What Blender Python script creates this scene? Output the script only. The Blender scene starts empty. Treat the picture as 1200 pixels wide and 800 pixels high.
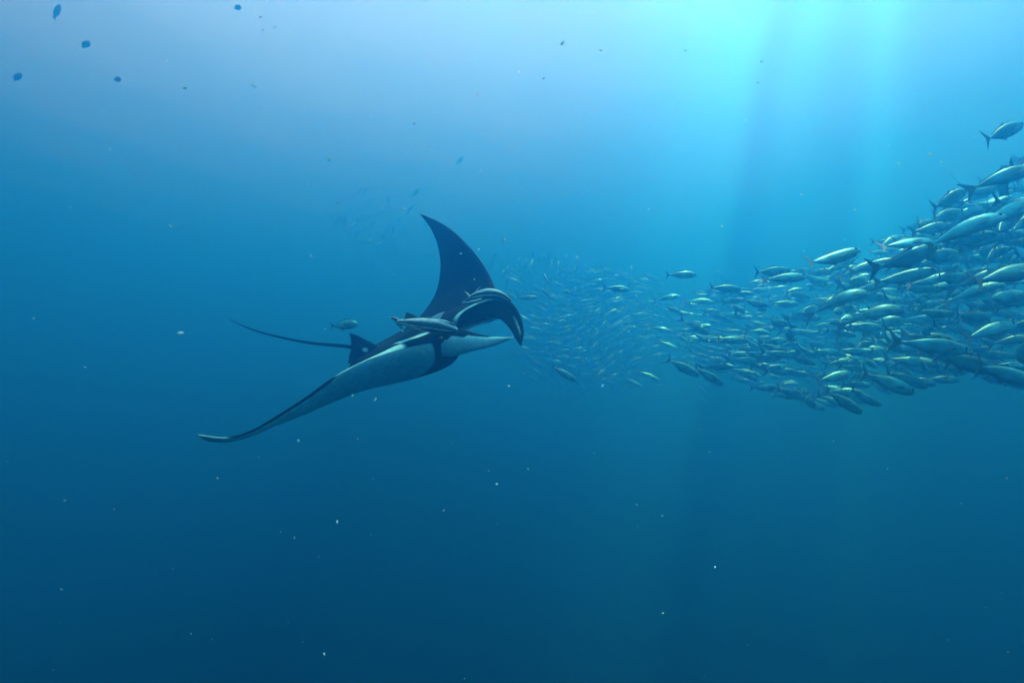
import bpy, bmesh, math, random
import numpy as np
from mathutils import Vector, Matrix, noise
from mathutils.bvhtree import BVHTree

# ------------------------------------------------------------------ camera, sky, sun, exposure
SC = bpy.context.scene
COL = SC.collection
R = math.radians
CAM_Z = -14.8                      # the camera hangs 14.8 m below the sea surface (z = 0)
PITCH = R(7.0)
HFOV = R(84)
FPX = 600 / math.tan(HFOV / 2)     # focal length in pixels of the 1200 x 800 photograph
cd = bpy.data.cameras.new('camera')
cam = bpy.data.objects.new('camera', cd)
COL.objects.link(cam)
cam.location = (0, 0, CAM_Z)
cam.rotation_euler = (R(90) + PITCH, 0, 0)
cd.sensor_width = 36
cd.lens = 18 / math.tan(HFOV / 2)
cd.clip_start = 0.05
cd.clip_end = 2000
SC.camera = cam

SUN_EL, SUN_AZ = R(69), R(50)      # azimuth clockwise from the viewing direction (+Y)
world = bpy.data.worlds.new('World')
SC.world = world
world.use_nodes = True
wn = world.node_tree
for n in list(wn.nodes):
    wn.nodes.remove(n)
wo = wn.nodes.new('ShaderNodeOutputWorld')
wb = wn.nodes.new('ShaderNodeBackground')
ws = wn.nodes.new('ShaderNodeTexSky')
ws.sky_type = 'NISHITA'
ws.sun_disc = False
ws.sun_elevation = SUN_EL
ws.sun_rotation = SUN_AZ
wb.inputs['Strength'].default_value = 0.15
wn.links.new(ws.outputs[0], wb.inputs[0])
wn.links.new(wb.outputs[0], wo.inputs[0])

sl = bpy.data.lights.new('sun', 'SUN')
sl.energy = 5.0
sl.angle = R(0.5)
sl.color = (1.0, 0.90, 0.86)
sun = bpy.data.objects.new('sun', sl)
COL.objects.link(sun)
to_sun = Vector((math.cos(SUN_EL) * math.sin(SUN_AZ), math.cos(SUN_EL) * math.cos(SUN_AZ), math.sin(SUN_EL)))
sun.rotation_euler = (-to_sun).to_track_quat('-Z', 'Y').to_euler()
sun.location = to_sun * 60

SC.view_settings.view_transform = 'Standard'
SC.view_settings.look = 'None'
SC.view_settings.exposure = 2.86
SC.view_settings.gamma = 1.0
SC.view_settings.use_curve_mapping = False
SC.render.engine = 'CYCLES'
cy = SC.cycles
cy.use_denoising = True
cy.denoiser = 'OPENIMAGEDENOISE'
cy.max_bounces = 8
cy.diffuse_bounces = 2
cy.glossy_bounces = 3
cy.transmission_bounces = 2
cy.volume_bounces = 4
cy.transparent_max_bounces = 8
cy.sample_clamp_indirect = 6.0

# ------------------------------------------------------------------ helpers
def P(px, py, d):
    """World point seen at pixel px, py of the 1200 x 800 photograph at d metres along the viewing axis."""
    x = (px - 600) / FPX * d
    v = -(py - 400) / FPX * d
    c, s = math.cos(PITCH), math.sin(PITCH)
    return Vector((x, d * c - v * s, CAM_Z + d * s + v * c))

def link(o, parent=None):
    COL.objects.link(o)
    if parent is not None:
        o.parent = parent
    return o

def tag(o, label=None, cat=None, group=None, kind=None):
    if label: o['label'] = label
    if cat: o['category'] = cat
    if group: o['group'] = group
    if kind: o['kind'] = kind
    return o

def newmat(name):
    m = bpy.data.materials.new(name)
    m.use_nodes = True
    nt = m.node_tree
    for n in list(nt.nodes):
        nt.nodes.remove(n)
    out = nt.nodes.new('ShaderNodeOutputMaterial')
    return m, nt, out

def node(nt, kind, **kw):
    n = nt.nodes.new(kind)
    for k, v in kw.items():
        setattr(n, k, v)
    return n

def mathn(nt, op, a, b=None, clamp=False):
    n = nt.nodes.new('ShaderNodeMath')
    n.operation = op
    n.use_clamp = clamp
    for i, v in enumerate((a, b)):
        if v is None: continue
        if isinstance(v, (int, float)): n.inputs[i].default_value = v
        else: nt.links.new(v, n.inputs[i])
    return n.outputs[0]

# ------------------------------------------------------------------ the sea: water body, water surface
SIG_S = (0.0015, 0.0345, 0.0890)      # scattering per metre
SIG_A = (0.0620, 0.0510, 0.0450)       # absorption per metre
DENS = 0.14
WAVE = (0.70, 0.035, 0.80, 0.04)                 # wave crests per metre across and along
LENS = (0.06, 1.0)                 # light let through troughs and crests
SHIFT2 = 8.5
GLOW = 0.20
WIN = (0.18, 0.81)
SHIFT = 5.0                        # slides the wave pattern across the sea surface, metres
def water_volume():
    m, nt, out = newmat('sea_water')
    pv = node(nt, 'ShaderNodeVolumePrincipled')
    c = [s / DENS for s in SIG_S]
    a = [(1 - min(1, SIG_A[k] / DENS / (1 - c[k]))) ** 2 for k in range(3)]
    pv.inputs['Color'].default_value = (*c, 1)
    pv.inputs['Absorption Color'].default_value = (*a, 1)
    pv.inputs['Density'].default_value = DENS
    pv.inputs['Anisotropy'].default_value = 0.735
    nt.links.new(pv.outputs[0], out.inputs['Volume'])
    return m

def box_mesh(name, lo, hi):
    x0, y0, z0 = lo; x1, y1, z1 = hi
    v = [(x0,y0,z0),(x1,y0,z0),(x1,y1,z0),(x0,y1,z0),(x0,y0,z1),(x1,y0,z1),(x1,y1,z1),(x0,y1,z1)]
    f = [(0,3,2,1),(4,5,6,7),(0,1,5,4),(1,2,6,5),(2,3,7,6),(3,0,4,7)]
    me = bpy.data.meshes.new(name)
    me.from_pydata(v, [], f)
    return me

hz = link(bpy.data.objects.new('haze', box_mesh('haze', (-220, -120, -90), (220, 320, 0.8))))
hz.data.materials.append(water_volume())
tag(hz, 'clear blue sea water filling the whole view', 'water', kind='stuff')

def surface_mat():
    """The sea surface from below: mirror outside Snell's window, and inside it wave lenses that gather the
    sunlight into shafts."""
    m, nt, out = newmat('sea_surface')
    geo = node(nt, 'ShaderNodeNewGeometry')
    dot = node(nt, 'ShaderNodeVectorMath', operation='DOT_PRODUCT')
    nt.links.new(geo.outputs['Incoming'], dot.inputs[0])
    nt.links.new(geo.outputs['Normal'], dot.inputs[1])
    cosi = mathn(nt, 'ABSOLUTE', dot.outputs['Value'])
    win = node(nt, 'ShaderNodeMapRange', interpolation_type='SMOOTHSTEP')
    win.inputs[1].default_value = WIN[0]; win.inputs[2].default_value = WIN[1]
    nt.links.new(cosi, win.inputs[0])
    tc = node(nt, 'ShaderNodeTexCoord')
    def streak(az, su, sv, det, shift):
        # wave crests lie about azimuth az; su, sv = features per metre across and along them
        r = node(nt, 'ShaderNodeMapping')
        r.inputs['Rotation'].default_value = (0, 0, az)
        nt.links.new(tc.outputs['Object'], r.inputs[0])
        mp = node(nt, 'ShaderNodeMapping')
        mp.inputs['Scale'].default_value = (su, sv, 1)
        mp.inputs['Location'].default_value = (shift * su, 0, 0)
        nt.links.new(r.outputs[0], mp.inputs[0])
        nz = node(nt, 'ShaderNodeTexNoise')
        nz.inputs['Scale'].default_value = 1.0
        nz.inputs['Detail'].default_value = det
        nt.links.new(mp.outputs[0], nz.inputs[0])
        return nz.outputs[0]
    def ramp(v, lo, hi):
        mr = node(nt, 'ShaderNodeMapRange', interpolation_type='SMOOTHSTEP')
        mr.inputs[1].default_value = lo; mr.inputs[2].default_value = hi
        nt.links.new(v, mr.inputs[0])
        return mr.outputs[0]
    a = ramp(streak(R(18), WAVE[0], WAVE[1], 1.0, SHIFT), .34, .72)
    b = ramp(streak(R(31), WAVE[2], WAVE[3], 1.0, SHIFT2), .34, .72)
    s = mathn(nt, 'ADD', mathn(nt, 'MULTIPLY', a, .55), mathn(nt, 'MULTIPLY', b, .45))
    mr = node(nt, 'ShaderNodeMapRange')
    mr.inputs[3].default_value = LENS[0]; mr.inputs[4].default_value = LENS[1]
    nt.links.new(s, mr.inputs[0])
    tr = node(nt, 'ShaderNodeBsdfTransparent')
    tint = node(nt, 'ShaderNodeMix', data_type='RGBA', blend_type='MULTIPLY')
    tint.inputs[0].default_value = 1.0
    tint.inputs[7].default_value = (0.70, 0.97, 1.0, 1)   # the sea lets little red through
    nt.links.new(mr.outputs[0], tint.inputs[6])
    nt.links.new(tint.outputs[2], tr.inputs[0])
    gl = node(nt, 'ShaderNodeBsdfGlossy')
    gl.inputs['Roughness'].default_value = 0.28
    gl.inputs['Color'].default_value = (0.95, 0.97, 1, 1)
    # towards the rim of Snell's window the rough sea only lets scattered light through
    tl = node(nt, 'ShaderNodeBsdfTranslucent')
    tl.inputs['Color'].default_value = (GLOW * .8, GLOW, GLOW, 1)
    steep = node(nt, 'ShaderNodeMapRange', interpolation_type='SMOOTHSTEP')
    steep.inputs[1].default_value = 0.60; steep.inputs[2].default_value = 0.74
    nt.links.new(cosi, steep.inputs[0])
    tm = node(nt, 'ShaderNodeMixShader')
    nt.links.new(steep.outputs[0], tm.inputs[0])
    nt.links.new(tl.outputs[0], tm.inputs[1]); nt.links.new(tr.outputs[0], tm.inputs[2])
    tr = tm
    mx = node(nt, 'ShaderNodeMixShader')
    nt.links.new(win.outputs[0], mx.inputs[0])
    nt.links.new(gl.outputs[0], mx.inputs[1])
    nt.links.new(tr.outputs[0], mx.inputs[2])
    nt.links.new(mx.outputs[0], out.inputs['Surface'])
    return m

def wave_z(x, y):
    return 0.35 * (0.16 * math.sin(0.42 * x + 0.11 * y) + 0.10 * math.sin(0.9 * x - 0.5 * y + 1.3)
            + 0.07 * math.sin(-0.3 * x + 1.25 * y + 0.4) + 0.05 * math.sin(1.7 * x + 1.1 * y))

def water_surface():
    n = 220
    xs = np.linspace(-210, 210, n); ys = np.linspace(-110, 310, n)
    v = [(x, y, wave_z(x, y)) for y in ys for x in xs]
    f = [(j*n+i, j*n+i+1, (j+1)*n+i+1, (j+1)*n+i) for j in range(n-1) for i in range(n-1)]
    me = bpy.data.meshes.new('water_surface')
    me.from_pydata(v, [], f)
    me.polygons.foreach_set('use_smooth', [True] * len(f))
    me.materials.append(surface_mat())
    o = link(bpy.data.objects.new('water_surface', me))
    tag(o, 'rippled underside of the sea surface far overhead', 'sea surface', kind='structure')
water_surface()

# ------------------------------------------------------------------ mesh helpers
def pchip(us, vals, t):
    """Smooth interpolation of vals (n x k) over the knots us at the points t."""
    us = np.asarray(us, float); v = np.asarray(vals, float)
    if v.ndim == 1: v = v[:, None]
    h = np.diff(us)[:, None]
    dl = np.diff(v, axis=0) / h
    m = np.zeros_like(v)
    m[0] = dl[0]; m[-1] = dl[-1]
    m[1:-1] = (dl[:-1] * h[1:] + dl[1:] * h[:-1]) / (h[1:] + h[:-1])
    t = np.asarray(t, float)
    i = np.clip(np.searchsorted(us, t, side='right') - 1, 0, len(us) - 2)
    hh = (us[i + 1] - us[i])[:, None]
    s = ((t - us[i])[:, None]) / hh
    return ((2*s**3 - 3*s**2 + 1) * v[i] + (s**3 - 2*s**2 + s) * hh * m[i]
            + (-2*s**3 + 3*s**2) * v[i + 1] + (s**3 - s**2) * hh * m[i + 1])

def grid_mesh(name, rings, closed=True, caps=True, attr=None, origin=(0, 0, 0), mat=None):
    """Skin a list of rings (each n x 3) into one mesh. attr: {name: rings x n} point attributes."""
    rings = np.asarray(rings, float) - np.asarray(origin, float)
    m, n = rings.shape[:2]
    v = rings.reshape(-1, 3).tolist()
    f = []
    for j in range(m - 1):
        for i in range(n if closed else n - 1):
            k = (i + 1) % n
            f.append((j*n + i, j*n + k, (j+1)*n + k, (j+1)*n + i))
    if caps and closed:
        f.append(tuple(range(n))[::-1])
        f.append(tuple((m-1)*n + i for i in range(n)))
    me = bpy.data.meshes.new(name)
    me.from_pydata(v, [], f)
    for k, a in (attr or {}).items():
        at = me.attributes.new(k, 'FLOAT', 'POINT')
        at.data.foreach_set('value', np.asarray(a, float).ravel())
    me.polygons.foreach_set('use_smooth', [True] * len(f))
    me.update()
    bm = bmesh.new(); bm.from_mesh(me)
    bmesh.ops.recalc_face_normals(bm, faces=bm.faces)
    bm.to_mesh(me); bm.free()
    if mat: me.materials.append(mat)
    return me

def blade_mesh(name, edge_a, edge_b, thick, bow=0.0, nu=18, nv=7, attr_fn=None, origin=(0, 0, 0), mat=None, n_axis=None):
    """A fin: a thin closed lens between two 3-D edge curves, bowed across its chord."""
    A = np.array([list(p) for p in edge_a], float); B = np.array([list(p) for p in edge_b], float)
    ka = np.linspace(0, 1, len(A)); t = np.linspace(0, 1, nu)
    A = pchip(ka, A, t); B = pchip(np.linspace(0, 1, len(B)), B, t)
    M = (A + B) / 2
    S = np.gradient(M, axis=0)
    C = A - B
    N = np.cross(C, S)
    N /= np.linalg.norm(N, axis=1)[:, None] + 1e-9
    for k in range(1, nu):
        if np.dot(N[k], N[k-1]) < 0: N[k] *= -1
    if np.linalg.norm(C[-1]) < 1e-3: N[-1] = N[-2]
    w = np.linspace(0, 1, nv)
    rings, at = [], []
    for j in range(nu):
        th = thick * (1 - 0.75 * t[j])
        up, dn, ua, da = [], [], [], []
        for q in w:
            c = A[j] + (B[j] - A[j]) * q + N[j] * bow * 4 * q * (1 - q) * np.linalg.norm(C[j])
            e = th * 0.5 * (max(0.0, 4 * q * (1 - q)) ** 0.5 + 0.06)
            up.append(c + N[j] * e); dn.append(c - N[j] * e)
            if attr_fn:
                ua.append(attr_fn(t[j], q, 1)); da.append(attr_fn(t[j], q, -1))
        rings.append(up + dn[::-1]); at.append(ua + da[::-1])
    return grid_mesh(name, rings, True, True, {'pale': at} if attr_fn else None, origin, mat)

def tube_rings(pts, rad, nu=40, ns=10, flat=1.0, up=(0, 0, 1)):
    pts = np.array([list(p) for p in pts], float)
    k = np.linspace(0, 1, len(pts)); t = np.linspace(0, 1, nu)
    C = pchip(k, pts, t); r = pchip(np.linspace(0, 1, len(rad)), np.asarray(rad, float), t)[:, 0]
    T = np.gradient(C, axis=0); T /= np.linalg.norm(T, axis=1)[:, None]
    up = np.asarray(up, float)
    rings = []
    for j in range(nu):
        s = np.cross(T[j], up); s /= np.linalg.norm(s)
        n = np.cross(s, T[j])
        rings.append([C[j] + r[j] * (math.cos(a) * s * flat + math.sin(a) * n) for a in np.linspace(0, 2*math.pi, ns, endpoint=False)])
    return rings

# ------------------------------------------------------------------ materials of the animals
def skin_mat(name, dark, pale, rough=0.42, bump=0.15, scale=9.0, spec=0.35):
    """Two-tone skin: point attribute 'pale' runs from dark back to pale belly, with soft mottling."""
    m, nt, out = newmat(name)
    at = node(nt, 'ShaderNodeAttribute', attribute_name='pale')
    tc = node(nt, 'ShaderNodeTexCoord')
    nz = node(nt, 'ShaderNodeTexNoise')
    nz.inputs['Scale'].default_value = scale; nz.inputs['Detail'].default_value = 5
    nt.links.new(tc.outputs['Object'], nz.inputs[0])
    off = mathn(nt, 'MULTIPLY', mathn(nt, 'SUBTRACT', nz.outputs[0], 0.5), 0.55)
    f = mathn(nt, 'ADD', at.outputs['Fac'], off)
    mr = node(nt, 'ShaderNodeMapRange', interpolation_type='SMOOTHSTEP')
    mr.inputs[1].default_value = 0.30; mr.inputs[2].default_value = 0.72
    nt.links.new(f, mr.inputs[0])
    mx = node(nt, 'ShaderNodeMix', data_type='RGBA')
    mx.inputs[6].default_value = (*dark, 1); mx.inputs[7].default_value = (*pale, 1)
    nt.links.new(mr.outputs[0], mx.inputs[0])
    n2 = node(nt, 'ShaderNodeTexNoise')
    n2.inputs['Scale'].default_value = scale * 2.7; n2.inputs['Detail'].default_value = 4
    nt.links.new(tc.outputs['Object'], n2.inputs[0])
    vr = node(nt, 'ShaderNodeMapRange')
    vr.inputs[1].default_value = 0.3; vr.inputs[2].default_value = 0.7
    vr.inputs[3].default_value = 0.84; vr.inputs[4].default_value = 1.06
    nt.links.new(n2.outputs[0], vr.inputs[0])
    ml = node(nt, 'ShaderNodeMix', data_type='RGBA', blend_type='MULTIPLY')
    ml.inputs[0].default_value = 1.0
    nt.links.new(mx.outputs[2], ml.inputs[6]); nt.links.new(vr.outputs[0], ml.inputs[7])
    b = node(nt, 'ShaderNodeBsdfPrincipled')
    nt.links.new(ml.outputs[2], b.inputs['Base Color'])
    b.inputs['Roughness'].default_value = rough
    b.inputs['Specular IOR Level'].default_value = spec
    b.inputs['Specular Tint'].default_value = (0.1, 0.9, 0.9, 1)
    bp = node(nt, 'ShaderNodeBump')
    bp.inputs['Strength'].default_value = bump; bp.inputs['Distance'].default_value = 0.02
    nt.links.new(n2.outputs[0], bp.inputs['Height'])
    nt.links.new(bp.outputs[0], b.inputs['Normal'])
    nt.links.new(b.outputs[0], out.inputs['Surface'])
    return m

MANTA = skin_mat('manta_skin', (0.0006, 0.009, 0.011), (0.34, 0.99, 0.95), rough=0.62, spec=0.04)
REMORA = skin_mat('remora_skin', (0.05, 0.11, 0.11), (0.50, 0.85, 0.80), scale=16.0)

def plain_mat(name, col, rough=0.4, metal=0.0):
    m, nt, out = newmat(name)
    tc = node(nt, 'ShaderNodeTexCoord')
    nz = node(nt, 'ShaderNodeTexNoise'); nz.inputs['Scale'].default_value = 30
    nt.links.new(tc.outputs['Object'], nz.inputs[0])
    mx = node(nt, 'ShaderNodeMix', data_type='RGBA')
    mx.inputs[6].default_value = (*[c * 0.75 for c in col], 1); mx.inputs[7].default_value = (*[min(1, c * 1.2) for c in col], 1)
    nt.links.new(nz.outputs[0], mx.inputs[0])
    b = node(nt, 'ShaderNodeBsdfPrincipled')
    nt.links.new(mx.outputs[2], b.inputs['Base Color'])
    b.inputs['Roughness'].default_value = rough; b.inputs['Metallic'].default_value = metal
    nt.links.new(b.outputs[0], out.inputs['Surface'])
    return m
EYE = plain_mat('eye_black', (0.006, 0.006, 0.007), 0.12)

# ------------------------------------------------------------------ manta ray
def D(d): return 4.62 + (d - 5.95)
def Q(px, py, d): return P(px, py, D(d))

# u, leading edge (px, py, d), trailing edge (px, py, d), thickness m, camber m
SECT = [
 (-1.00, (231, 508.5, 4.80), (233, 511, 4.83), .006, 0),
 (-.95,  (246, 511.0, 4.83), (242, 516, 4.95), .018, 0),
 (-.88,  (268, 512.5, 4.88), (261, 518, 5.10), .030, 0),
 (-.80,  (297, 503.5, 4.93), (285, 513, 5.25), .045, 0),
 (-.70,  (330, 484.5, 5.00), (312, 502, 5.45), .065, 0),
 (-.60,  (362, 463.5, 5.06), (335, 494, 5.65), .085, 0),
 (-.50,  (395, 440.0, 5.12), (352, 487, 5.85), .110, 0),
 (-.40,  (430, 422.0, 5.20), (368, 480, 6.05), .150, -.01),
 (-.32,  (458, 413.0, 5.28), (382, 468, 6.25), .200, -.02),
 (-.25,  (482, 406.0, 5.36), (393, 456, 6.42), .260, -.03),
 (-.19,  (505, 401.0, 5.42), (402, 445, 6.55), .330, -.03),
 (-.13,  (531, 391.0, 5.48), (407, 436, 6.68), .400, -.02),
 (-.06,  (549, 376.0, 5.60), (409, 430, 6.74), .450, 0),
 (.00,   (565, 367.0, 5.75), (412, 424, 6.80), .470, 0),
 (.06,   (583, 360.5, 5.92), (418, 418, 6.90), .450, 0),
 (.13,   (600, 356.0, 6.10), (425, 412, 6.98), .400, 0),
 (.19,   (592, 347.0, 6.25), (440, 404, 7.05), .300, 0),
 (.25,   (583, 341.0, 6.35), (458, 395, 7.10), .220, 0),
 (.33,   (575, 325.0, 6.50), (484, 378, 7.15), .150, 0),
 (.45,   (564, 306.0, 6.65), (508, 349, 7.20), .110, 0),
 (.58,   (548, 287.0, 6.85), (516, 319, 7.25), .085, 0),
 (.72,   (530, 270.0, 7.10), (514, 291, 7.35), .060, 0),
 (.86,   (511, 258.0, 7.40), (505, 268, 7.50), .035, 0),
 (1.00,  (492, 250.0, 7.70), (493, 251.5, 7.70), .008, 0)]

def steepen(row):
    """The near wing is twisted leading edge up: pull its trailing edge towards the camera."""
    u, l, t, th, c = row
    k = float(np.interp(u, [-1, -.4, -.2, -.1], [.5, .5, .8, 1.0]))
    return (u, l, (t[0], t[1], l[2] + (t[2] - l[2]) * k), th, c)
SECT = [steepen(r) for r in SECT]

def sstep(a, b, x):
    x = min(1, max(0, (x - a) / (b - a)))
    return x * x * (3 - 2 * x)

def build_manta():
    us = [s[0] for s in SECT]
    le = pchip(us, [list(Q(*s[1])) for s in SECT], np.linspace(-1, 1, 150))
    te = pchip(us, [list(Q(*s[2])) for s in SECT], np.linspace(-1, 1, 150))
    tk = pchip(us, [[s[3], s[4]] for s in SECT], np.linspace(-1, 1, 150))
    U = np.linspace(-1, 1, 150)
    mid = le * 0.6 + te * 0.4
    S = np.gradient(mid, axis=0)
    C = le - te
    N = np.cross(C, S); N /= np.linalg.norm(N, axis=1)[:, None]
    for _ in range(3):                                   # smooth the dorsal direction along the span
        N[1:-1] = (N[:-2] + N[1:-1] * 2 + N[2:]) / 4
        N /= np.linalg.norm(N, axis=1)[:, None]
    cu = 0.5 - 0.5 * np.cos(np.linspace(0, math.pi, 22))  # trailing -> leading fractions
    rings, pale = [], []
    for j, u in enumerate(U):
        T, cam_ = tk[j]
        body = 1 - sstep(0.10, 0.34, abs(u))
        kx = 0.62 - 0.17 * body
        ex = 1.0 - 0.35 * body
        def half(c): return 0.5 * T * max(0.0, math.sin(math.pi * max(1e-9, min(1, c)) ** kx)) ** ex + 0.003
        mouth = max(0.0, 1 - (abs(u) / 0.125) ** 4)
        gap = 0.075 * mouth
        def pt(c, h):
            return te[j] + (le[j] - te[j]) * (1 - c) + N[j] * (h + cam_ * 4 * c * (1 - c))
        up, lo, pu, pl = [], [], [], []
        sh = sstep(.145, .18, -u) * (1 - sstep(.24, .29, -u))
        for q in cu:
            c = 1 - q
            g = gap * (1 - sstep(0, .22, c))
            fu = 1 - body * (0.50 + 0.22 * sstep(.3, .8, c))            # flat back, deep chest
            fu *= 1 - 0.62 * sstep(.28, .42, -u)
            up.append(pt(c, max(half(c) * fu, g + 0.012 * mouth * (c < .2))))
            jaw = half(c) * (1 + 0.12 * body)
            jaw *= 1 - 0.55 * sstep(.02, .11, u) * (1 - sstep(.25, .34, u)) * (1 - sstep(.25, .6, c))
            if mouth > 0:
                jaw = jaw * (1 - mouth) + mouth * (g + .014 + max(0, jaw - g - .014) * sstep(.10, .50, c))
            lo.append(pt(c + .07 * mouth * (1 - sstep(0, .3, c)), -jaw))
            # dorsal side: black with white shoulder bars behind the head
            pu.append(0.95 * sh * sstep(.02, .06, c) * (1 - sstep(.22, .34, c)) + 0.62 * mouth * (1 - sstep(.025, .05, c)))
            pu[-1] = max(pu[-1], 0.95 * (1 - sstep(.018, .040, c)) * sstep(.24, .29, -u) * (1 - sstep(.46, .54, -u)), 0.9 * sstep(.87, .90, -u))  # sun glint along the near wing's leading edge painted pale; white wing tip
            # ventral side: white, dark rear margin, dark cheeks beside the mouth
            cheek = sstep(.115, .14, abs(u)) * (1 - sstep(.175, .20, abs(u))) * (1 - sstep(.26, .36, c))
            v = 1.0 - cheek
            v *= 1 - 0.85 * sstep(.86, .95, c) * sstep(.25, .4, abs(u)) * (1 - sstep(.9, .94, abs(u)))
            v *= 1 - 0.9 * (1 - sstep(.0, .035, c)) * sstep(.45, .55, abs(u)) * (1 - sstep(.86, .9, abs(u)))
            pl.append(v)
        # mouth cavity between the lips (collapses onto the leading edge outside the mouth)
        cav = [(.004, .96), (.05, .94), (.16, .7), (.26, .35), (.26, -.35), (.16, -.7), (.05, -.94), (.004, -.96)]
        cv = [pt(c * mouth + (.07 * mouth * (g < -.6)), g * gap) for c, g in cav]
        cp = [0.5, 0.05, 0, 0, 0, .45, .75, .9]
        rings.append(up + cv + lo[::-1])
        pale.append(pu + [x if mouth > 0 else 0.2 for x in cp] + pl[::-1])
    base = Q(500, 420, 6.1)
    root = link(bpy.data.objects.new('manta_ray', None))
    root.empty_display_size = 0.4
    root.location = base
    tag(root, 'large black and white manta ray gliding with one wing raised', 'manta ray')
    def part(name, me):
        return link(bpy.data.objects.new(name, me), root)
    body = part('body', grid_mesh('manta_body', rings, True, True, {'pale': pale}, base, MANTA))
    sb = body.modifiers.new('smooth', 'SUBSURF'); sb.levels = sb.render_levels = 1
    # cephalic fins: paddles either side of the mouth
    near = blade_mesh('near_cephalic_fin',
        [Q(524, 385, 5.50), Q(540, 385, 5.42), Q(556, 390, 5.28), Q(574, 393.5, 5.14), Q(589, 394.5, 5.02), Q(600, 395, 4.94)],
        [Q(512, 417, 5.52), Q(532, 417, 5.40), Q(554, 411.5, 5.24), Q(574, 406.5, 5.10), Q(590, 401, 5.00), Q(601, 396, 4.94)],
        .05, -.10, nu=26, nv=9,
        attr_fn=lambda t, q, s: (0.0 if q < .08 + .40 * (1 - t) ** 2.2 else .85), origin=base, mat=MANTA)
    part('cephalic_fin', near)
    far = blade_mesh('far_cephalic_fin',
        [Q(556, 352, 5.98), Q(580, 349.5, 6.04), Q(596, 352, 6.00), Q(606, 362, 5.90), Q(612, 376, 5.80), Q(614, 391, 5.72), Q(611, 405, 5.66)],
        [Q(553, 368, 5.92), Q(571, 371, 5.94), Q(584, 373, 5.90), Q(593, 380, 5.84), Q(600, 389, 5.76), Q(605, 398, 5.70), Q(609.5, 405, 5.66)],
        .06, .16, nu=28, nv=9,
        attr_fn=lambda t, q, s: .52 * (1 - sstep(.05, .17, abs(q - .42))) * sstep(.42, .55, t) * (1 - sstep(.78, .92, t)), origin=base, mat=MANTA)
    part('cephalic_fin', far)
    # whip tail, dorsal fin
    tl = grid_mesh('manta_tail', tube_rings(
        [Q(424, 409, 6.80), Q(412, 406.5, 6.86), Q(395, 404.6, 6.95), Q(370, 402.5, 7.08), Q(345, 398.5, 7.22), Q(320, 393, 7.38), Q(300, 387.5, 7.52), Q(284, 381.5, 7.66), Q(269, 374, 7.80)],
        [.05, .022, .017, .015, .013, .011, .009, .007, .004], nu=60, ns=8), True, True, {'pale': np.zeros((60, 8))}, base, MANTA)
    part('tail', tl)
    df = blade_mesh('manta_dorsal_fin',
        [Q(446, 410, 6.55), Q(438, 402.5, 6.62), Q(428, 397.5, 6.72), Q(419, 393, 6.82), Q(410, 390, 6.90)],
        [Q(408, 426, 6.84), Q(409.5, 416, 6.86), Q(411.5, 408, 6.88), Q(411.5, 400, 6.90), Q(410, 391, 6.91)],
        .05, 0, nu=16, nv=7, attr_fn=lambda t, q, s: .8 * (1 - sstep(.03, .06, abs(q - .35))) * (1 - sstep(.05, .12, abs(t - .15))), origin=base, mat=MANTA)
    part('dorsal_fin', df)
    # the eye on the near cheek
    bm = bmesh.new()
    bmesh.ops.create_uvsphere(bm, u_segments=12, v_segments=8, radius=0.022)
    bmesh.ops.translate(bm, verts=bm.verts, vec=Q(517, 398, 5.35) - base)
    me = bpy.data.meshes.new('manta_eye'); bm.to_mesh(me); bm.free()
    me.polygons.foreach_set('use_smooth', [True] * len(me.polygons))
    me.materials.append(EYE)
    part('eye', me)
    return root
build_manta()

# ------------------------------------------------------------------ remoras clinging to the manta
def build_remora(label, spine, rad, pectoral, dorsal, tail_a, tail_b, belly_up=False):
    base = spine[2]
    root = link(bpy.data.objects.new('remora', None)); root.empty_display_size = .1
    root.location = base
    tag(root, label, 'remora', 'remoras riding on the manta')
    rg = tube_rings(spine, rad, nu=36, ns=14, flat=0.95)
    pale = []
    for j in range(36):
        row = []
        for a in np.linspace(0, 2 * math.pi, 14, endpoint=False):
            s = math.sin(a)
            row.append(sstep(.22, .55, s) * 0.75 + .62 * (1 - sstep(.08, .20, abs(s + .38))) + 0.04)
        pale.append(row)
    body = link(bpy.data.objects.new('body', grid_mesh('remora_body', rg, True, True, {'pale': pale}, base, REMORA)), root)
    sb = body.modifiers.new('smooth', 'SUBSURF'); sb.levels = sb.render_levels = 1
    for nm, ed in (('pectoral_fin', pectoral), ('dorsal_fin', dorsal)):
        if ed:
            link(bpy.data.objects.new(nm, blade_mesh('remora_' + nm, ed[0], ed[1], .014, .05, nu=12, nv=6,
                 attr_fn=(lambda t, q, s: .95) if nm == 'pectoral_fin' else (lambda t, q, s: .75 if q < .15 else .25), origin=base, mat=REMORA)), root)
    for ed in (tail_a, tail_b):
        link(bpy.data.objects.new('tail_fin', blade_mesh('remora_tail_fin', ed[0], ed[1], .014, .0, nu=10, nv=6,
             attr_fn=lambda t, q, s: .75 if q < .2 or t > .8 else .2, origin=base, mat=REMORA)), root)
    # suction disc on the crown of the head
    h, k = np.array(spine[-1]), np.array(spine[-2])
    ax = (h - k) / np.linalg.norm(h - k)
    sd = np.cross(ax, (0, 0, 1)); sd /= np.linalg.norm(sd); upv = np.cross(sd, ax)
    rd = rad[-2]
    c = h - ax * rd * 2.2 + upv * rd * .80
    ring = []
    for s, hh in ((1.0, -.25), (1.0, .06), (.75, .14)):
        ring.append([c + ax * rd * 1.9 * s * math.cos(a) + sd * rd * .62 * s * math.sin(a) + upv * rd * hh for a in np.linspace(0, 2*math.pi, 14, endpoint=False)])
    link(bpy.data.objects.new('suction_disc', grid_mesh('remora_disc', ring, True, True, {'pale': np.full((3, 14), .3)}, base, REMORA)), root)
    return root

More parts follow.
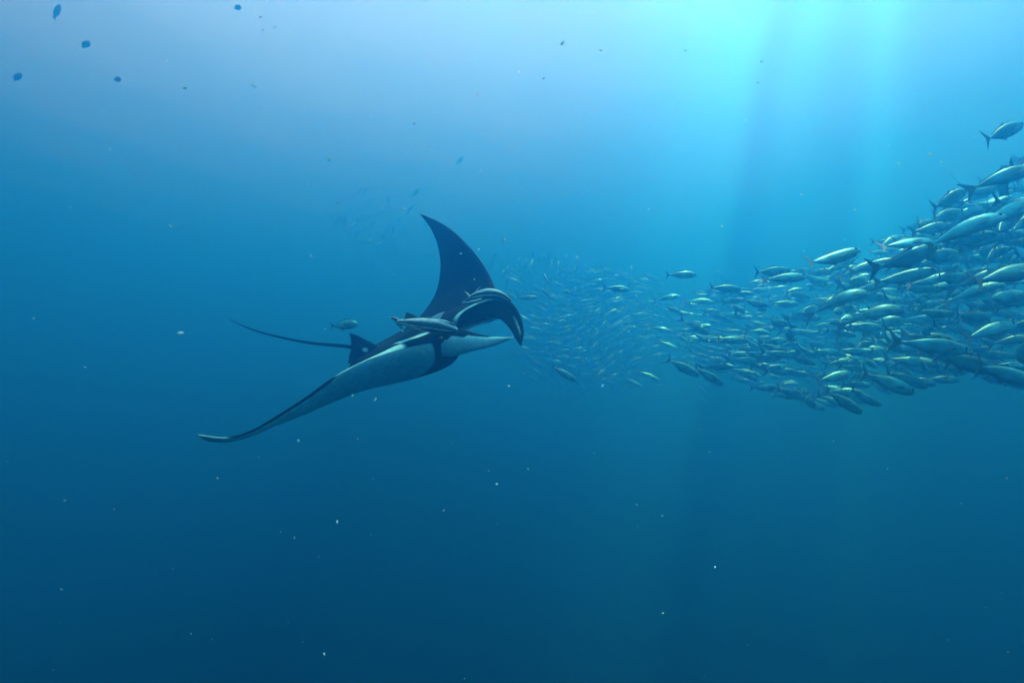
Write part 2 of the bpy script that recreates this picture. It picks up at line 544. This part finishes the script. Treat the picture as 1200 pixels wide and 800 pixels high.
build_remora('pale-finned remora on the near shoulder of the manta, behind its mouth',
    [Q(466, 377, 5.58), Q(474, 377.5, 5.52), Q(487, 379, 5.44), Q(500, 380.5, 5.36), Q(513, 382, 5.28), Q(525, 384.5, 5.22), Q(535, 387, 5.18)],
    [.014, .024, .040, .050, .052, .046, .020],
    ([Q(498, 376, 5.32), Q(506, 371.5, 5.30), Q(514, 367.5, 5.29), Q(520.5, 365, 5.28)], [Q(508, 379, 5.30), Q(513, 375.5, 5.29), Q(517, 371, 5.28), Q(521, 365.5, 5.28)]),
    ([Q(472, 380, 5.53), Q(473, 372, 5.53), Q(475, 366.5, 5.52)], [Q(496, 375.5, 5.40), Q(487, 369.5, 5.46), Q(477, 366, 5.51)]),
    ([Q(470, 376, 5.55), Q(464, 372, 5.59), Q(456, 371, 5.64)], [Q(466, 382, 5.56), Q(462, 376, 5.60), Q(457, 372.5, 5.64)]),
    ([Q(465, 376, 5.56), Q(466, 381, 5.57), Q(471, 388, 5.58)], [Q(472, 380, 5.54), Q(472, 384, 5.56), Q(473, 388, 5.58)]))
build_remora('slim remora lying along the crown of the manta, above its mouth',
    [Q(549, 349.5, 5.92), Q(555, 347.5, 5.90), Q(563, 345.5, 5.89), Q(572, 344, 5.89), Q(582, 345, 5.90), Q(591, 348.5, 5.92), Q(599, 353, 5.94)],
    [.012, .026, .040, .044, .040, .034, .014],
    ([Q(565, 349, 5.84), Q(557, 351, 5.83), Q(549, 353, 5.82), Q(541, 354.5, 5.82)], [Q(563, 351, 5.84), Q(557, 353, 5.83), Q(549, 354.5, 5.82), Q(541, 355, 5.82)]),
    ([Q(555, 345, 5.89), Q(559, 339, 5.89), Q(563, 335.5, 5.89)], [Q(573, 340.5, 5.88), Q(569, 337, 5.88), Q(565, 335.5, 5.88)]),
    ([Q(552, 348, 5.91), Q(548, 343.5, 5.93), Q(544.5, 341, 5.95)], [Q(550, 351, 5.91), Q(546, 347, 5.93), Q(545, 342, 5.95)]),
    ([Q(552, 349, 5.91), Q(547, 350, 5.93), Q(543, 353, 5.95)], [Q(551, 352, 5.91), Q(547.5, 352.5, 5.93), Q(543.5, 354, 5.95)]))

# ------------------------------------------------------------------ jack fish
def fish_mat():
    """Silver jack: dusky back, mirror-like flanks, pale belly; 'side' runs from -1 (belly) to 1 (back)."""
    m, nt, out = newmat('jack_skin')
    at = node(nt, 'ShaderNodeAttribute', attribute_name='side')
    oi = node(nt, 'ShaderNodeObjectInfo')
    tc = node(nt, 'ShaderNodeTexCoord')
    nz = node(nt, 'ShaderNodeTexNoise')
    nz.inputs['Scale'].default_value = 14; nz.inputs['Detail'].default_value = 4
    nt.links.new(tc.outputs['Object'], nz.inputs[0])
    f = mathn(nt, 'ADD', at.outputs['Fac'], mathn(nt, 'MULTIPLY', mathn(nt, 'SUBTRACT', nz.outputs[0], 0.5), 0.5))
    cr = node(nt, 'ShaderNodeValToRGB')
    el = cr.color_ramp.elements
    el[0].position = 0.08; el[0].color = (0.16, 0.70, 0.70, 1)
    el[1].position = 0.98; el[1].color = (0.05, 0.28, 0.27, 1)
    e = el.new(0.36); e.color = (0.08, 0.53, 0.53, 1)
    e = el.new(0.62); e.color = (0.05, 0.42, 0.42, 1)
    nt.links.new(mathn(nt, 'ADD', mathn(nt, 'MULTIPLY', f, 0.5), 0.5), cr.inputs[0])
    vr = node(nt, 'ShaderNodeMapRange')
    vr.inputs[3].default_value = 0.65; vr.inputs[4].default_value = 1.25
    nt.links.new(oi.outputs['Random'], vr.inputs[0])
    ml = node(nt, 'ShaderNodeMix', data_type='RGBA', blend_type='MULTIPLY')
    ml.inputs[0].default_value = 1.0
    n3 = node(nt, 'ShaderNodeTexNoise', noise_dimensions='4D')
    n3.inputs['Scale'].default_value = 4.5; n3.inputs['Detail'].default_value = 2
    nt.links.new(tc.outputs['Object'], n3.inputs['Vector'])
    nt.links.new(mathn(nt, 'MULTIPLY', oi.outputs['Random'], 40.0), n3.inputs['W'])
    pr = node(nt, 'ShaderNodeMapRange')  # mirror flashes painted into the skin colour as random brighter and darker patches
    pr.inputs[1].default_value = .35; pr.inputs[2].default_value = .68
    pr.inputs[3].default_value = .55; pr.inputs[4].default_value = 1.45
    nt.links.new(n3.outputs[0], pr.inputs[0])
    nt.links.new(cr.outputs[0], ml.inputs[6]); nt.links.new(mathn(nt, 'MULTIPLY', vr.outputs[0], pr.outputs[0]), ml.inputs[7])
    b = node(nt, 'ShaderNodeBsdfPrincipled')
    nt.links.new(ml.outputs[2], b.inputs['Base Color'])
    b.inputs['Metallic'].default_value = 0.35
    b.inputs['Roughness'].default_value = 0.40
    b.inputs['Specular IOR Level'].default_value = 0.55
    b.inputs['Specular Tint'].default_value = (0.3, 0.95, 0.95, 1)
    bp = node(nt, 'ShaderNodeBump'); bp.inputs['Strength'].default_value = .12; bp.inputs['Distance'].default_value = .006
    n2 = node(nt, 'ShaderNodeTexNoise'); n2.inputs['Scale'].default_value = 60
    nt.links.new(tc.outputs['Object'], n2.inputs[0]); nt.links.new(n2.outputs[0], bp.inputs['Height'])
    nt.links.new(bp.outputs[0], b.inputs['Normal'])
    nt.links.new(b.outputs[0], out.inputs['Surface'])
    return m
JACK = fish_mat()
FIN = plain_mat('jack_fin', (0.015, 0.14, 0.14), 0.6)
DUSKY = plain_mat('dusky_fish_skin', (0.02, 0.025, 0.03), 0.95)

# body outline of a jack of length 1 from snout (x = 0.5) to tail root (x = -0.36): x, top, bottom, half width
JX = [(.500, .008, -.022, .008), (.480, .040, -.046, .026), (.440, .075, -.075, .046), (.370, .112, -.104, .064), (.270, .140, -.128, .075),
      (.150, .150, -.140, .077), (.030, .143, -.134, .070), (-.080, .116, -.110, .056), (-.180, .080, -.077, .040), (-.270, .044, -.043, .026), (-.330, .024, -.024, .018), (-.365, .020, -.020, .012)]

def bend(p, k):
    """Swimming curve: k bends the tail sideways."""
    x, y, z = p
    s = max(0.0, .3 - x)
    return (x, y + k * s * s, z)

def jack_body(k, deep=1.0, ns=12):
    rings, side = [], []
    for x, t, b, w in JX:
        cz, h = (t + b) / 2 * deep, (t - b) / 2 * deep
        w *= .92
        row, sr = [], []
        for a in np.linspace(0, 2 * math.pi, ns, endpoint=False):
            ca, sa = math.cos(a), math.sin(a)
            row.append(bend((x, w * abs(ca) ** 0.8 * (1 if ca > 0 else -1), cz + h * sa), k))
            sr.append(sa)
        rings.append(row); side.append(sr)
    return rings, side

def thin(outline, th, k=0.0, y0=0.0):
    """Closed thin fin from an outline in the x-z plane."""
    n = len(outline)
    v = [bend((x, y0 + th, z), k) for x, z in outline] + [bend((x, y0 - th, z), k) for x, z in outline]
    f = [tuple(range(n)), tuple(range(2*n - 1, n - 1, -1))]
    f += [(i, (i + n), ((i + 1) % n) + n, (i + 1) % n) for i in range(n)]
    return v, f

FINS = {
 'tail_fin': [(-.35, .020), (-.40, .060), (-.455, .120), (-.505, .165), (-.470, .085), (-.440, .020), (-.435, 0), (-.440, -.020), (-.470, -.085), (-.505, -.165), (-.455, -.120), (-.40, -.060), (-.35, -.020)],
 'dorsal_fin': [(.10, .140), (.055, .205), (.020, .170), (-.08, .130), (-.20, .090), (-.30, .050), (-.30, .034), (-.15, .085), (.0, .135)],
 'anal_fin': [(.03, -.125), (-.010, -.190), (-.045, -.155), (-.12, -.115), (-.22, -.078), (-.30, -.048), (-.30, -.032), (-.15, -.085), (-.03, -.118)],
 'first_dorsal_fin': [(.24, .135), (.205, .180), (.17, .172), (.13, .145)],
}
def pec_outline(): return [(.27, -.010), (.23, .012), (.14, -.020), (.05, -.062), (.14, -.058), (.24, -.040)]

def mesh_from(name, v, f, mat, side=None, smooth=False):
    me = bpy.data.meshes.new(name)
    me.from_pydata(v, [], f)
    if side is not None:
        at = me.attributes.new('side', 'FLOAT', 'POINT'); at.data.foreach_set('value', side)
    if smooth: me.polygons.foreach_set('use_smooth', [True] * len(f))
    me.materials.append(mat)
    me.update()
    return me

def pectoral(s, k):
    v, f = thin(pec_outline(), .003, 0)
    out = []
    for x, y, z in v:
        t = max(0, .27 - x)
        out.append(bend((x, s * (.070 + .16 * t) + y, z), k))
    return out, f

def jack_kit(k, deep=1.0):
    """Meshes of one jack: body and each fin, plus a one-mesh version for the far ones."""
    rings, side = jack_body(k, deep)
    kit = {}
    body = grid_mesh('jack_body', rings, True, True, {'side': side}, mat=JACK)
    kit['body'] = body
    for nm, o in FINS.items():
        o2 = [(x, z * (deep if nm != 'tail_fin' else 1.05)) for x, z in o]
        v, f = thin(o2, .0035, k)
        kit[nm] = mesh_from('jack_' + nm, v, f, FIN)
    kit['pectoral_fin_l'] = mesh_from('jack_pectoral', *pectoral(1, k), JACK, [0.9] * 12)
    kit['pectoral_fin_r'] = mesh_from('jack_pectoral', *pectoral(-1, k), JACK, [0.9] * 12)
    for s, nm in ((1, 'eye_l'), (-1, 'eye_r')):
        bm = bmesh.new()
        bmesh.ops.create_icosphere(bm, subdivisions=1, radius=.027)
        bmesh.ops.scale(bm, vec=(1, .5, 1), verts=bm.verts)
        bmesh.ops.translate(bm, verts=bm.verts, vec=bend((.425, s * .044, .022), k))
        me = bpy.data.meshes.new('jack_eye'); bm.to_mesh(me); bm.free(); me.materials.append(EYE)
        kit[nm] = me
    # one mesh with all of it
    V, F, S, MI = [], [], [], []
    def add(v, f, s, mi):
        b = len(V); V.extend(v); F.extend([tuple(i + b for i in q) for q in f]); S.extend(s); MI.extend([mi] * len(f))
    r2, s2 = jack_body(k, deep, 8)
    n = 8; m = len(r2)
    bv = [p for r in r2 for p in r]
    bf = [(j*n+i, (j+1)*n+i, (j+1)*n+(i+1) % n, j*n+(i+1) % n) for j in range(m-1) for i in range(n)] + [tuple(range(n)), tuple((m-1)*n + i for i in range(n))[::-1]]
    add(bv, bf, [x for r in s2 for x in r], 0)
    for nm, o in FINS.items():
        o2 = [(x, z * (deep if nm != 'tail_fin' else 1.05)) for x, z in o]
        v, f = thin(o2, .005, k); add(v, f, [0] * len(v), 1)
    for s in (1, -1):
        v, f = pectoral(s, k); add(v, f, [.9] * len(v), 0)
    me = bpy.data.meshes.new('jack_whole')
    me.from_pydata(V, [], F)
    at = me.attributes.new('side', 'FLOAT', 'POINT'); at.data.foreach_set('value', S)
    me.materials.append(JACK); me.materials.append(FIN)
    me.polygons.foreach_set('material_index', MI)
    me.polygons.foreach_set('use_smooth', [mi == 0 for mi in MI])
    me.update()
    bm = bmesh.new(); bm.from_mesh(me); bmesh.ops.recalc_face_normals(bm, faces=bm.faces); bm.to_mesh(me); bm.free()
    kit['whole'] = me
    return kit

KITS = [jack_kit(k, dp) for k, dp in ((-1.0, .86), (-.42, .78), (0.0, .84), (.42, .80), (1.0, .84), (-.70, .76), (.70, .90))]
ROUND = jack_kit(.1, 1.25)

def fish_matrix(loc, ang, yaw, roll, length):
    """ang: climb in the picture (deg), yaw: turn away from the camera (deg), roll about the body (deg)."""
    a, b = R(ang), R(yaw)
    h = Vector((math.cos(a) * math.cos(b), math.sin(b), math.sin(a) * math.cos(b)))
    up = Vector((0, 0, 1))
    if abs(h.z) > .93: up = Vector((0, -1, .2))
    left = up.cross(h).normalized()
    up = h.cross(left)
    M = Matrix((h, left, up)).transposed().to_4x4()
    return Matrix.Translation(loc) @ M @ Matrix.Rotation(R(roll), 4, 'X') @ Matrix.Scale(length, 4)

PARTS = (('tail_fin', 'tail_fin'), ('dorsal_fin', 'dorsal_fin'), ('first_dorsal_fin', 'dorsal_fin'), ('anal_fin', 'anal_fin'),
         ('pectoral_fin_l', 'pectoral_fin'), ('pectoral_fin_r', 'pectoral_fin'), ('eye_l', 'eye'), ('eye_r', 'eye'))
def put_jack(kit, M, label, group, detail, name='jack_fish', cat='fish'):
    o = bpy.data.objects.new(name, kit['body'] if detail else kit['whole'])
    COL.objects.link(o)
    o.matrix_world = M
    tag(o, label, cat, group)
    if detail:
        for key, nm in PARTS:
            c = bpy.data.objects.new(nm, kit[key])
            COL.objects.link(c); c.parent = o
    return o

rng = random.Random(11)
PLACED = []
def free(p, gap):
    return all((p - q).length > gap for q in PLACED)

G_S = 'jacks of the school'
# fish one can single out in the photograph: px, py, length in px, climb, yaw, roll, bend variant, label, short name
SINGLE = [
 (1176, 155, 66, 24, 12, 0, 2, 'highest jack of the school, climbing alone near the right edge', 'topmost jack at the right edge'),
 (1178, 205, 78, 13, 5, -18, 3, 'jack just under the topmost one, cut off by the right edge', 'second jack from the top'),
 (1112, 234, 62, 27, 14, 8, 2, 'dark jack at the upper rim of the school with a blunt head', 'dark blunt-headed jack at the rim'),
 (1104, 254, 62, 16, 10, 0, 1, 'jack tucked directly below the dark blunt-headed jack at the upper rim', None),
 (1092, 268, 58, 10, 4, -12, 2, 'jack second below the dark blunt-headed jack, tail at the rim', None),
 (1132, 266, 88, 15, -8, -25, 3, 'long jack with a bright white back line climbing towards the right edge', 'long white-lined jack below the rim'),
 (1180, 250, 80, 24, -4, -22, 2, 'steeply climbing jack with a bright back at the right edge', 'steep bright-backed jack at the edge'),
 (1062, 286, 66, 6, 0, -40, 2, 'jack flashing a brilliant white back at the upper rim of the school', 'jack flashing a brilliant white back'),
 (1068, 302, 84, 22, 14, 10, 3, 'big dark jack right under the one flashing a brilliant white back', None),
 (974, 305, 70, 20, -6, -22, 1, 'jack with a pale stripe and large hanging tail at the upper rim', 'jack with the large hanging tail'),
 (1022, 312, 50, 12, -20, -15, 2, 'jack with a bright belly patch between two dark jacks', 'jack with the bright belly patch'),
 (1058, 326, 62, 12, -26, -5, 1, 'pale-faced jack showing its dark eye, in the middle of the school', 'pale-faced jack showing its eye'),
 (988, 346, 66, 4, 0, -32, 4, 'arched jack with a long silver back crescent left of the school middle', 'arched jack with the silver crescent'),
 (1030, 362, 66, -2, 6, -30, 4, 'arched jack with a double white crescent in the middle of the school', 'arched jack with the double crescent'),
 (1140, 340, 56, 10, -24, -38, 3, 'jack with a gleaming white head near the middle of the right side', 'jack with the gleaming white head'),
 (1180, 322, 90, 12, 4, -25, 2, 'long jack with a thin white back line at the right edge, below the rim', 'white-lined jack at the right edge'),
 (1172, 350, 74, 10, 8, -10, 1, 'pale jack at the right edge under the long white-lined one', None),
 (1160, 260, 60, 12, 14, 0, 2, 'dim jack behind the steep bright-backed one at the right edge', None),
 (1100, 300, 66, 8, 16, 5, 2, 'dusky jack in the gap right of the big dark rim jack', None),
 (1160, 388, 72, 14, 6, -20, 2, 'jack with upturned white line low on the right edge', 'jack with the upturned white line'),
 (1096, 405, 84, -8, 6, 6, 3, 'large dusky jack low in the school, descending slightly to the right', 'large dusky jack low down'),
 (1130, 424, 80, -16, 8, 10, 2, 'greenish jack sloping down above the lowest one at the right edge', None),
 (1172, 438, 86, -14, -4, 0, 1, 'lowest large jack at the right edge, tail raised', 'lowest large jack at the edge'),
 (1040, 448, 72, -20, 8, -4, 2, 'greenish jack diving along the lower rim of the school', 'greenish jack diving at the rim'),
 (1062, 444, 60, -18, 10, -8, 2, 'jack with a pale shoulder diving at the lower rim beside a greenish one', None),
 (988, 470, 56, -30, 10, -6, 2, 'lowest jack of the school, diving with its snout at the lower rim', 'lowest diving jack of the school'),
 (798, 322, 38, 0, 0, -8, 2, 'lone silver jack swimming above the thin left arm of the school', 'lone jack above the left arm'),
 (782, 348, 32, 3, 0, -20, 3, 'small bright jack leading the second row on the left arm', 'small bright jack leading the arm'),
 (820, 352, 36, -10, 0, -25, 3, 'small arched jack on the left arm just under the second row', None),
 (850, 338, 40, -4, 4, 0, 2, 'small jack with raised tail at the top of the left arm', 'small jack with the raised tail'),
 (905, 318, 46, 4, 8, 6, 2, 'dark jack topping the rim where the school starts to rise', None),
 (918, 326, 52, 3, -4, -22, 2, 'pale-striped jack right below the dark one where the rim rises', 'pale-striped jack where the rim rises'),
 (776, 385, 28, -22, 0, -20, 3, 'small jack with an arched bright back near the left end of the school', 'small arched jack at the left end'),
 (783, 404, 26, -24, 0, -20, 2, 'small jack below the arched one near the left end of the school', None),
 (760, 440, 28, -24, 0, -20, 2, 'lone small jack drifting below the left end of the school', 'lone jack below the left end'),
 (742, 448, 22, -30, 0, -10, 2, 'faint small jack left of the lone one below the school', None),
 (800, 430, 46, -26, 12, 8, 2, 'dim dark jack diving under the left arm of the school', 'dim dark jack diving under the arm'),
 (830, 440, 44, -30, 12, 4, 2, 'second dim jack diving under the left arm, nearer the middle', None),
 (858, 398, 40, -6, 6, -20, 2, 'jack with a bright white dash on its back under the left arm', 'jack with the bright white dash'),
]
def kit_of(i): return KITS[i]
for (px, py, ln, ang, yaw, roll, kb, lab, nick) in SINGLE:
    d = 0.52 * FPX * math.cos(R(yaw)) / ln
    p = P(px, py, d)
    PLACED.append(p)
    put_jack(kit_of(kb), fish_matrix(p, ang, yaw, roll, 0.52), lab, G_S, ln >= 36)

def rim_top(x):
    return np.interp(x, [620, 700, 760, 800, 850, 900, 960, 1000, 1050, 1090, 1130, 1180, 1230], [330, 345, 345, 338, 330, 314, 304, 292, 270, 245, 225, 190, 165])
def rim_low(x):
    return np.interp(x, [620, 700, 760, 800, 850, 900, 950, 1000, 1030, 1090, 1130, 1230], [450, 440, 425, 418, 440, 462, 480, 478, 458, 450, 440, 462])
def near_d(x):
    return np.interp(x, [620, 700, 800, 900, 1000, 1100, 1230], [14, 11.5, 9.2, 7.6, 6.2, 5.2, 4.5])

FILL = []                                                # (object, px, py, px length) of the fish between the singled-out ones
def name_fill():
    """Each fish between the singled-out ones is told by the nearest of those and its turn from it."""
    marks = [(q[0], q[1], q[8]) for q in SINGLE if q[8]]
    WAY = ('to the right', 'to the upper right', 'straight up', 'to the upper left', 'to the left', 'to the lower left', 'straight down', 'to the lower right')
    ORD = ('first', 'second', 'third', 'fourth', 'fifth', 'sixth', 'seventh', 'eighth', 'ninth', 'tenth', 'eleventh', 'twelfth', 'thirteenth', 'fourteenth', 'fifteenth', 'sixteenth', 'seventeenth', 'eighteenth', 'nineteenth', 'twentieth')
    buckets = {}
    for o, x, y, ln in FILL:
        mx, my, nm = min(marks, key=lambda m: (m[0] - x) ** 2 + (m[1] - y) ** 2)
        w = int(round(math.degrees(math.atan2(my - y, x - mx)) / 45)) % 8
        buckets.setdefault((nm, w), []).append((math.hypot(mx - x, my - y), o))
    for (nm, w), l in buckets.items():
        for k, (_, o) in enumerate(sorted(l, key=lambda e: e[0])):
            o['label'] = '%s silver jack %s of the %s' % (ORD[min(k, 19)], WAY[w], nm)

count = 0
tries = 0
while count < 255 and tries < 60000:
    tries += 1
    x = rng.choice((rng.uniform(770, 1215), rng.uniform(860, 1215), rng.uniform(980, 1215)))
    t, l = rim_top(x), rim_low(x)
    f = rng.random()
    y = t + 6 + (l - t - 10) * f
    # the upper-right corner of the school thins out, and a few gaps let the water through
    if noise.noise(Vector((x * .014, y * .022, 3.1))) > .32: continue
    d = near_d(x) * (1.04 + 0.75 * rng.random() ** 1.3)
    p = P(x, y, d)
    if not free(p, .235): continue
    slope = np.interp(x, [770, 900, 1000, 1100, 1215], [-4, 2, 6, 11, 14]) + np.interp(f, [0, .3, .6, 1], [5, 2, -6, -24])
    ang = slope + rng.gauss(0, 8)
    yaw = rng.gauss(6, 24)
    roll = rng.gauss(-8, 18)
    ln = 0.52 * FPX / d
    PLACED.append(p)
    o = put_jack(KITS[rng.choice((0, 1, 1, 2, 2, 3, 3, 4, 5, 5, 6, 6))], fish_matrix(p, ang, yaw, roll, rng.uniform(.40, .56)), None, G_S, ln >= 44)
    o['category'] = 'fish'
    FILL.append((o, x, y, ln))
    count += 1
name_fill()

# pale fish turned on end in the hazy swirl behind the manta
for (px, py, ln, ang, yaw, roll, lab) in (
    (590, 281, 15, 78, 10, -60, 'small pale fish turned on end above the head of the manta'),
    (641, 328, 17, 112, 15, -70, 'pale upright fish right of the manta mouth, upper of a pair'),
    (640, 344, 16, 130, 10, -60, 'pale upright fish right of the manta mouth, lower of a pair'),
    (666, 343, 15, 150, 30, -60, 'bright pale fish in the haze, right of the upright pair'),
    (617, 349, 26, 4, 10, 0, 'dark hazy fish just behind the crown of the manta'),
    (722, 338, 34, -3, 10, 0, 'dim dark fish at the upper edge of the hazy swirl'),
    (660, 437, 36, -30, 14, 0, 'dim dark fish diving under the hazy swirl')):
    d = 0.50 * FPX / max(ln, 24) if ln < 20 else 0.5 * FPX / ln
    if ln < 20: d = 13.0
    p = P(px, py, d); PLACED.append(p)
    put_jack(KITS[2], fish_matrix(p, ang, yaw, roll, ln / FPX * d), lab, 'fish in the hazy swirl', False)

# the far swirl of the school, a mass that fades into the blue: one object
def far_mass():
    src = KITS[2]['whole']
    n = len(src.vertices)
    co = np.empty(n * 3); src.vertices.foreach_get('co', co); co = co.reshape(-1, 3)
    faces = [tuple(p.vertices) for p in src.polygons]
    mi = [p.material_index for p in src.polygons]
    sd = [a.value for a in src.attributes['side'].data]
    V, F, MI, S = [], [], [], []
    def add(x, y, d, ang, yaw, roll, ln):
        M = np.array(fish_matrix(P(x, y, d), ang, yaw, roll, ln))
        b = len(V)
        V.extend((co @ M[:3, :3].T + M[:3, 3]).tolist())
        F.extend([tuple(i + b for i in f) for f in faces]); MI.extend(mi); S.extend(sd)
    k = 0
    while k < 1850:                                       # behind the school and into the swirl on its left
        if k < 800:
            x = rng.uniform(800, 1215); t, l = rim_top(x), rim_low(x)
            y = rng.uniform(t + 8, l - 2); d = near_d(x) * rng.uniform(1.6, 3.0)
            ang, yaw = rng.gauss(np.interp(y, [t, l], [8, -16]), 9), rng.gauss(8, 22)
        else:
            x, y = rng.gauss(705, 60), rng.gauss(388, 36)
            if x < 600 or x > 880 or y < 315 or y > 470: continue
            d = rng.uniform(24, 38)
            ang = -14 + 95 * noise.noise(Vector((x * .011, y * .013, 7.7))) + rng.gauss(0, 9)
            yaw = rng.gauss(18, 20)
        add(x, y, d, ang, yaw, rng.gauss(-5, 20), rng.uniform(.48, .60) * (1 if k < 800 else 1.65)); k += 1
    for _ in range(70):                                 # a fainter veil of fish above and behind the manta
        x = rng.gauss(640, 60); y = 300 + abs(rng.gauss(0, 26)) - (x < 560) * 10
        add(x, y, rng.uniform(20, 29), rng.gauss(78, 12), rng.gauss(10, 20), rng.gauss(0, 40), rng.uniform(.45, .6))
    for _ in range(60):
        x, y = rng.gauss(452, 34), rng.gauss(268, 24)
        add(x, y, rng.uniform(22, 30), rng.gauss(66, 14), rng.gauss(10, 20), rng.gauss(0, 40), rng.uniform(.45, .6))
    me = bpy.data.meshes.new('far_fish')
    me.from_pydata(V, [], F)
    at = me.attributes.new('side', 'FLOAT', 'POINT'); at.data.foreach_set('value', S)
    me.materials.append(JACK); me.materials.append(FIN)
    me.polygons.foreach_set('material_index', MI)
    me.polygons.foreach_set('use_smooth', [m == 0 for m in MI])
    o = link(bpy.data.objects.new('distant_fish_shoal', me))
    tag(o, 'far swirl of jacks fading into the blue behind the manta and school', 'fish shoal', kind='stuff')
far_mass()

# single fish away from the school
put_jack(ROUND, fish_matrix(P(403, 380.5, 6.2), 4, 8, -10, 33 / FPX * 6.2), 'small plump fish swimming alone just above the tail of the manta', None, True, 'plump_fish')

# dark little fish high in the top left corner, seen nearly head-on
def dusky(px, py, w, h, lab, ang):
    k = min(w, h) / max(w, h) * 1.2
    d = 11.0
    rings = []
    for x, r in ((.5, .04), (.42, .16), (.28, .28), (.08, .36), (-.12, .34), (-.30, .22), (-.42, .10), (-.5, .07)):
        rings.append([(x, r * k * .7 * math.cos(a), r * k * math.sin(a)) for a in np.linspace(0, 2*math.pi, 10, endpoint=False)])
    o = link(bpy.data.objects.new('dusky_fish', grid_mesh('dusky_fish', rings, mat=DUSKY)))
    o.matrix_world = fish_matrix(P(px, py, d), ang, 12, 0, max(w, h) * .95 / FPX * d)
    tag(o, lab, 'fish', 'dusky fish in the top left corner')
    for nm, ol in (('tail_fin', [(-.46, .05), (-.60, .16), (-.56, 0), (-.60, -.16), (-.46, -.05)]), ('dorsal_fin', [(.15, .34 * k), (-.1, .42 * k), (-.35, .24 * k), (-.35, .10 * k)])):
        v, f = thin(ol, .012)
        c = link(bpy.data.objects.new(nm, mesh_from('dusky_' + nm, v, f, DUSKY)), o)
dusky(67, 13, 9, 22, 'slender dark fish pointing straight up at the top left corner', 86)
dusky(101, 52, 9, 12, 'roundish dark fish below the slender upright one at top left', 60)
dusky(21, 90, 8, 13, 'faint dark fish closest to the left edge near the top', 65)
dusky(138, 93, 8, 8, 'faint round dark fish right of and below the other dark ones', 30)
dusky(279, 9, 8, 8, 'tiny dark fish alone at the top edge, left of the bright water', 40)

# ------------------------------------------------------------------ drifting flecks of marine snow
def marine_snow():
    m, nt, out = newmat('marine_snow')
    tc = node(nt, 'ShaderNodeTexCoord'); nz = node(nt, 'ShaderNodeTexNoise'); nz.inputs['Scale'].default_value = 40
    nt.links.new(tc.outputs['Object'], nz.inputs[0])
    cr = node(nt, 'ShaderNodeValToRGB')
    cr.color_ramp.elements[0].color = (.50, .9, .92, 1); cr.color_ramp.elements[1].color = (.60, .97, .98, 1)
    nt.links.new(nz.outputs[0], cr.inputs[0])
    b = node(nt, 'ShaderNodeBsdfPrincipled'); b.inputs['Roughness'].default_value = .7
    nt.links.new(cr.outputs[0], b.inputs['Base Color'])
    tl = node(nt, 'ShaderNodeBsdfTranslucent')
    nt.links.new(cr.outputs[0], tl.inputs[0])
    ms = node(nt, 'ShaderNodeMixShader'); ms.inputs[0].default_value = .5
    nt.links.new(b.outputs[0], ms.inputs[1]); nt.links.new(tl.outputs[0], ms.inputs[2])
    nt.links.new(ms.outputs[0], out.inputs['Surface'])
    r2 = random.Random(5)
    spots = [(216,103,6),(196,72,4),(385,187,5),(362,216,4),(395,237,4),(365,300,5),(200,265,5),(211,390,8),(129,175,3),(659,51,7),(637,92,4),(608,84,3),(704,59,4),(804,59,4),
             (888,97,4),(795,114,3),(893,72,4),(1090,181,7),(1053,192,5),(1103,190,4),(1002,126+120,4),(939,228,4),(846,265,4),(591,281,4),(474,245,5),(486,145,4),(298,102,4),(413,450+13,4),(350,516,5),(440,468,5),
             (596,452,4),(582,567,4),(395,611,4),(520,598,3),(76,586,4),(776,604,3),(619,549,3),(777,718,4),(380,766,4),(72,690,4),(838,664,3),(1180,560,3),(706,452,4),(831,399,4),(556,327,3),(540,297,3),(561,292,4),(461,322,3),
             (295,100,3),(322,32,3),(305,20,4),(308,35,3),(500,172,4),(560,110,3),(760,245,3),(700,130,3),(345,630,3),(224,742,3),(255,560,3),(100,430,3)]
    for _ in range(70):
        spots.append((r2.uniform(5, 1195), r2.uniform(5, 795) ** 1.0, r2.uniform(1.2, 2.6)))
    ico = bmesh.new(); bmesh.ops.create_icosphere(ico, subdivisions=1, radius=1.0)
    base = [v.co.copy() for v in ico.verts]; fs = [tuple(v.index for v in f.verts) for f in ico.faces]; ico.free()
    V, F = [], []
    for px, py, w in spots:
        d = r2.uniform(1.6, 3.2) if w > 2.7 else r2.uniform(2.5, 7.0)
        p = P(px, py, d)
        r = w / FPX * d * 0.5
        rot = Matrix.Rotation(r2.uniform(0, 3), 3, Vector((r2.gauss(0, 1), r2.gauss(0, 1), r2.gauss(0, 1))).normalized())
        sc = Vector((r * r2.uniform(.8, 1.2), r * r2.uniform(.4, .8), r * r2.uniform(.35, .75)))
        b0 = len(V)
        for c in base:
            q = Vector((c.x * sc.x, c.y * sc.y, c.z * sc.z)) * r2.uniform(.75, 1.25)
            V.append(tuple(p + rot @ q))
        F.extend([tuple(i + b0 for i in f) for f in fs])
    me = bpy.data.meshes.new('marine_snow'); me.from_pydata(V, [], F); me.materials.append(m)
    o = link(bpy.data.objects.new('marine_snow', me))
    tag(o, 'pale flecks of plankton drifting through the open water', 'marine snow', kind='stuff')
marine_snow()
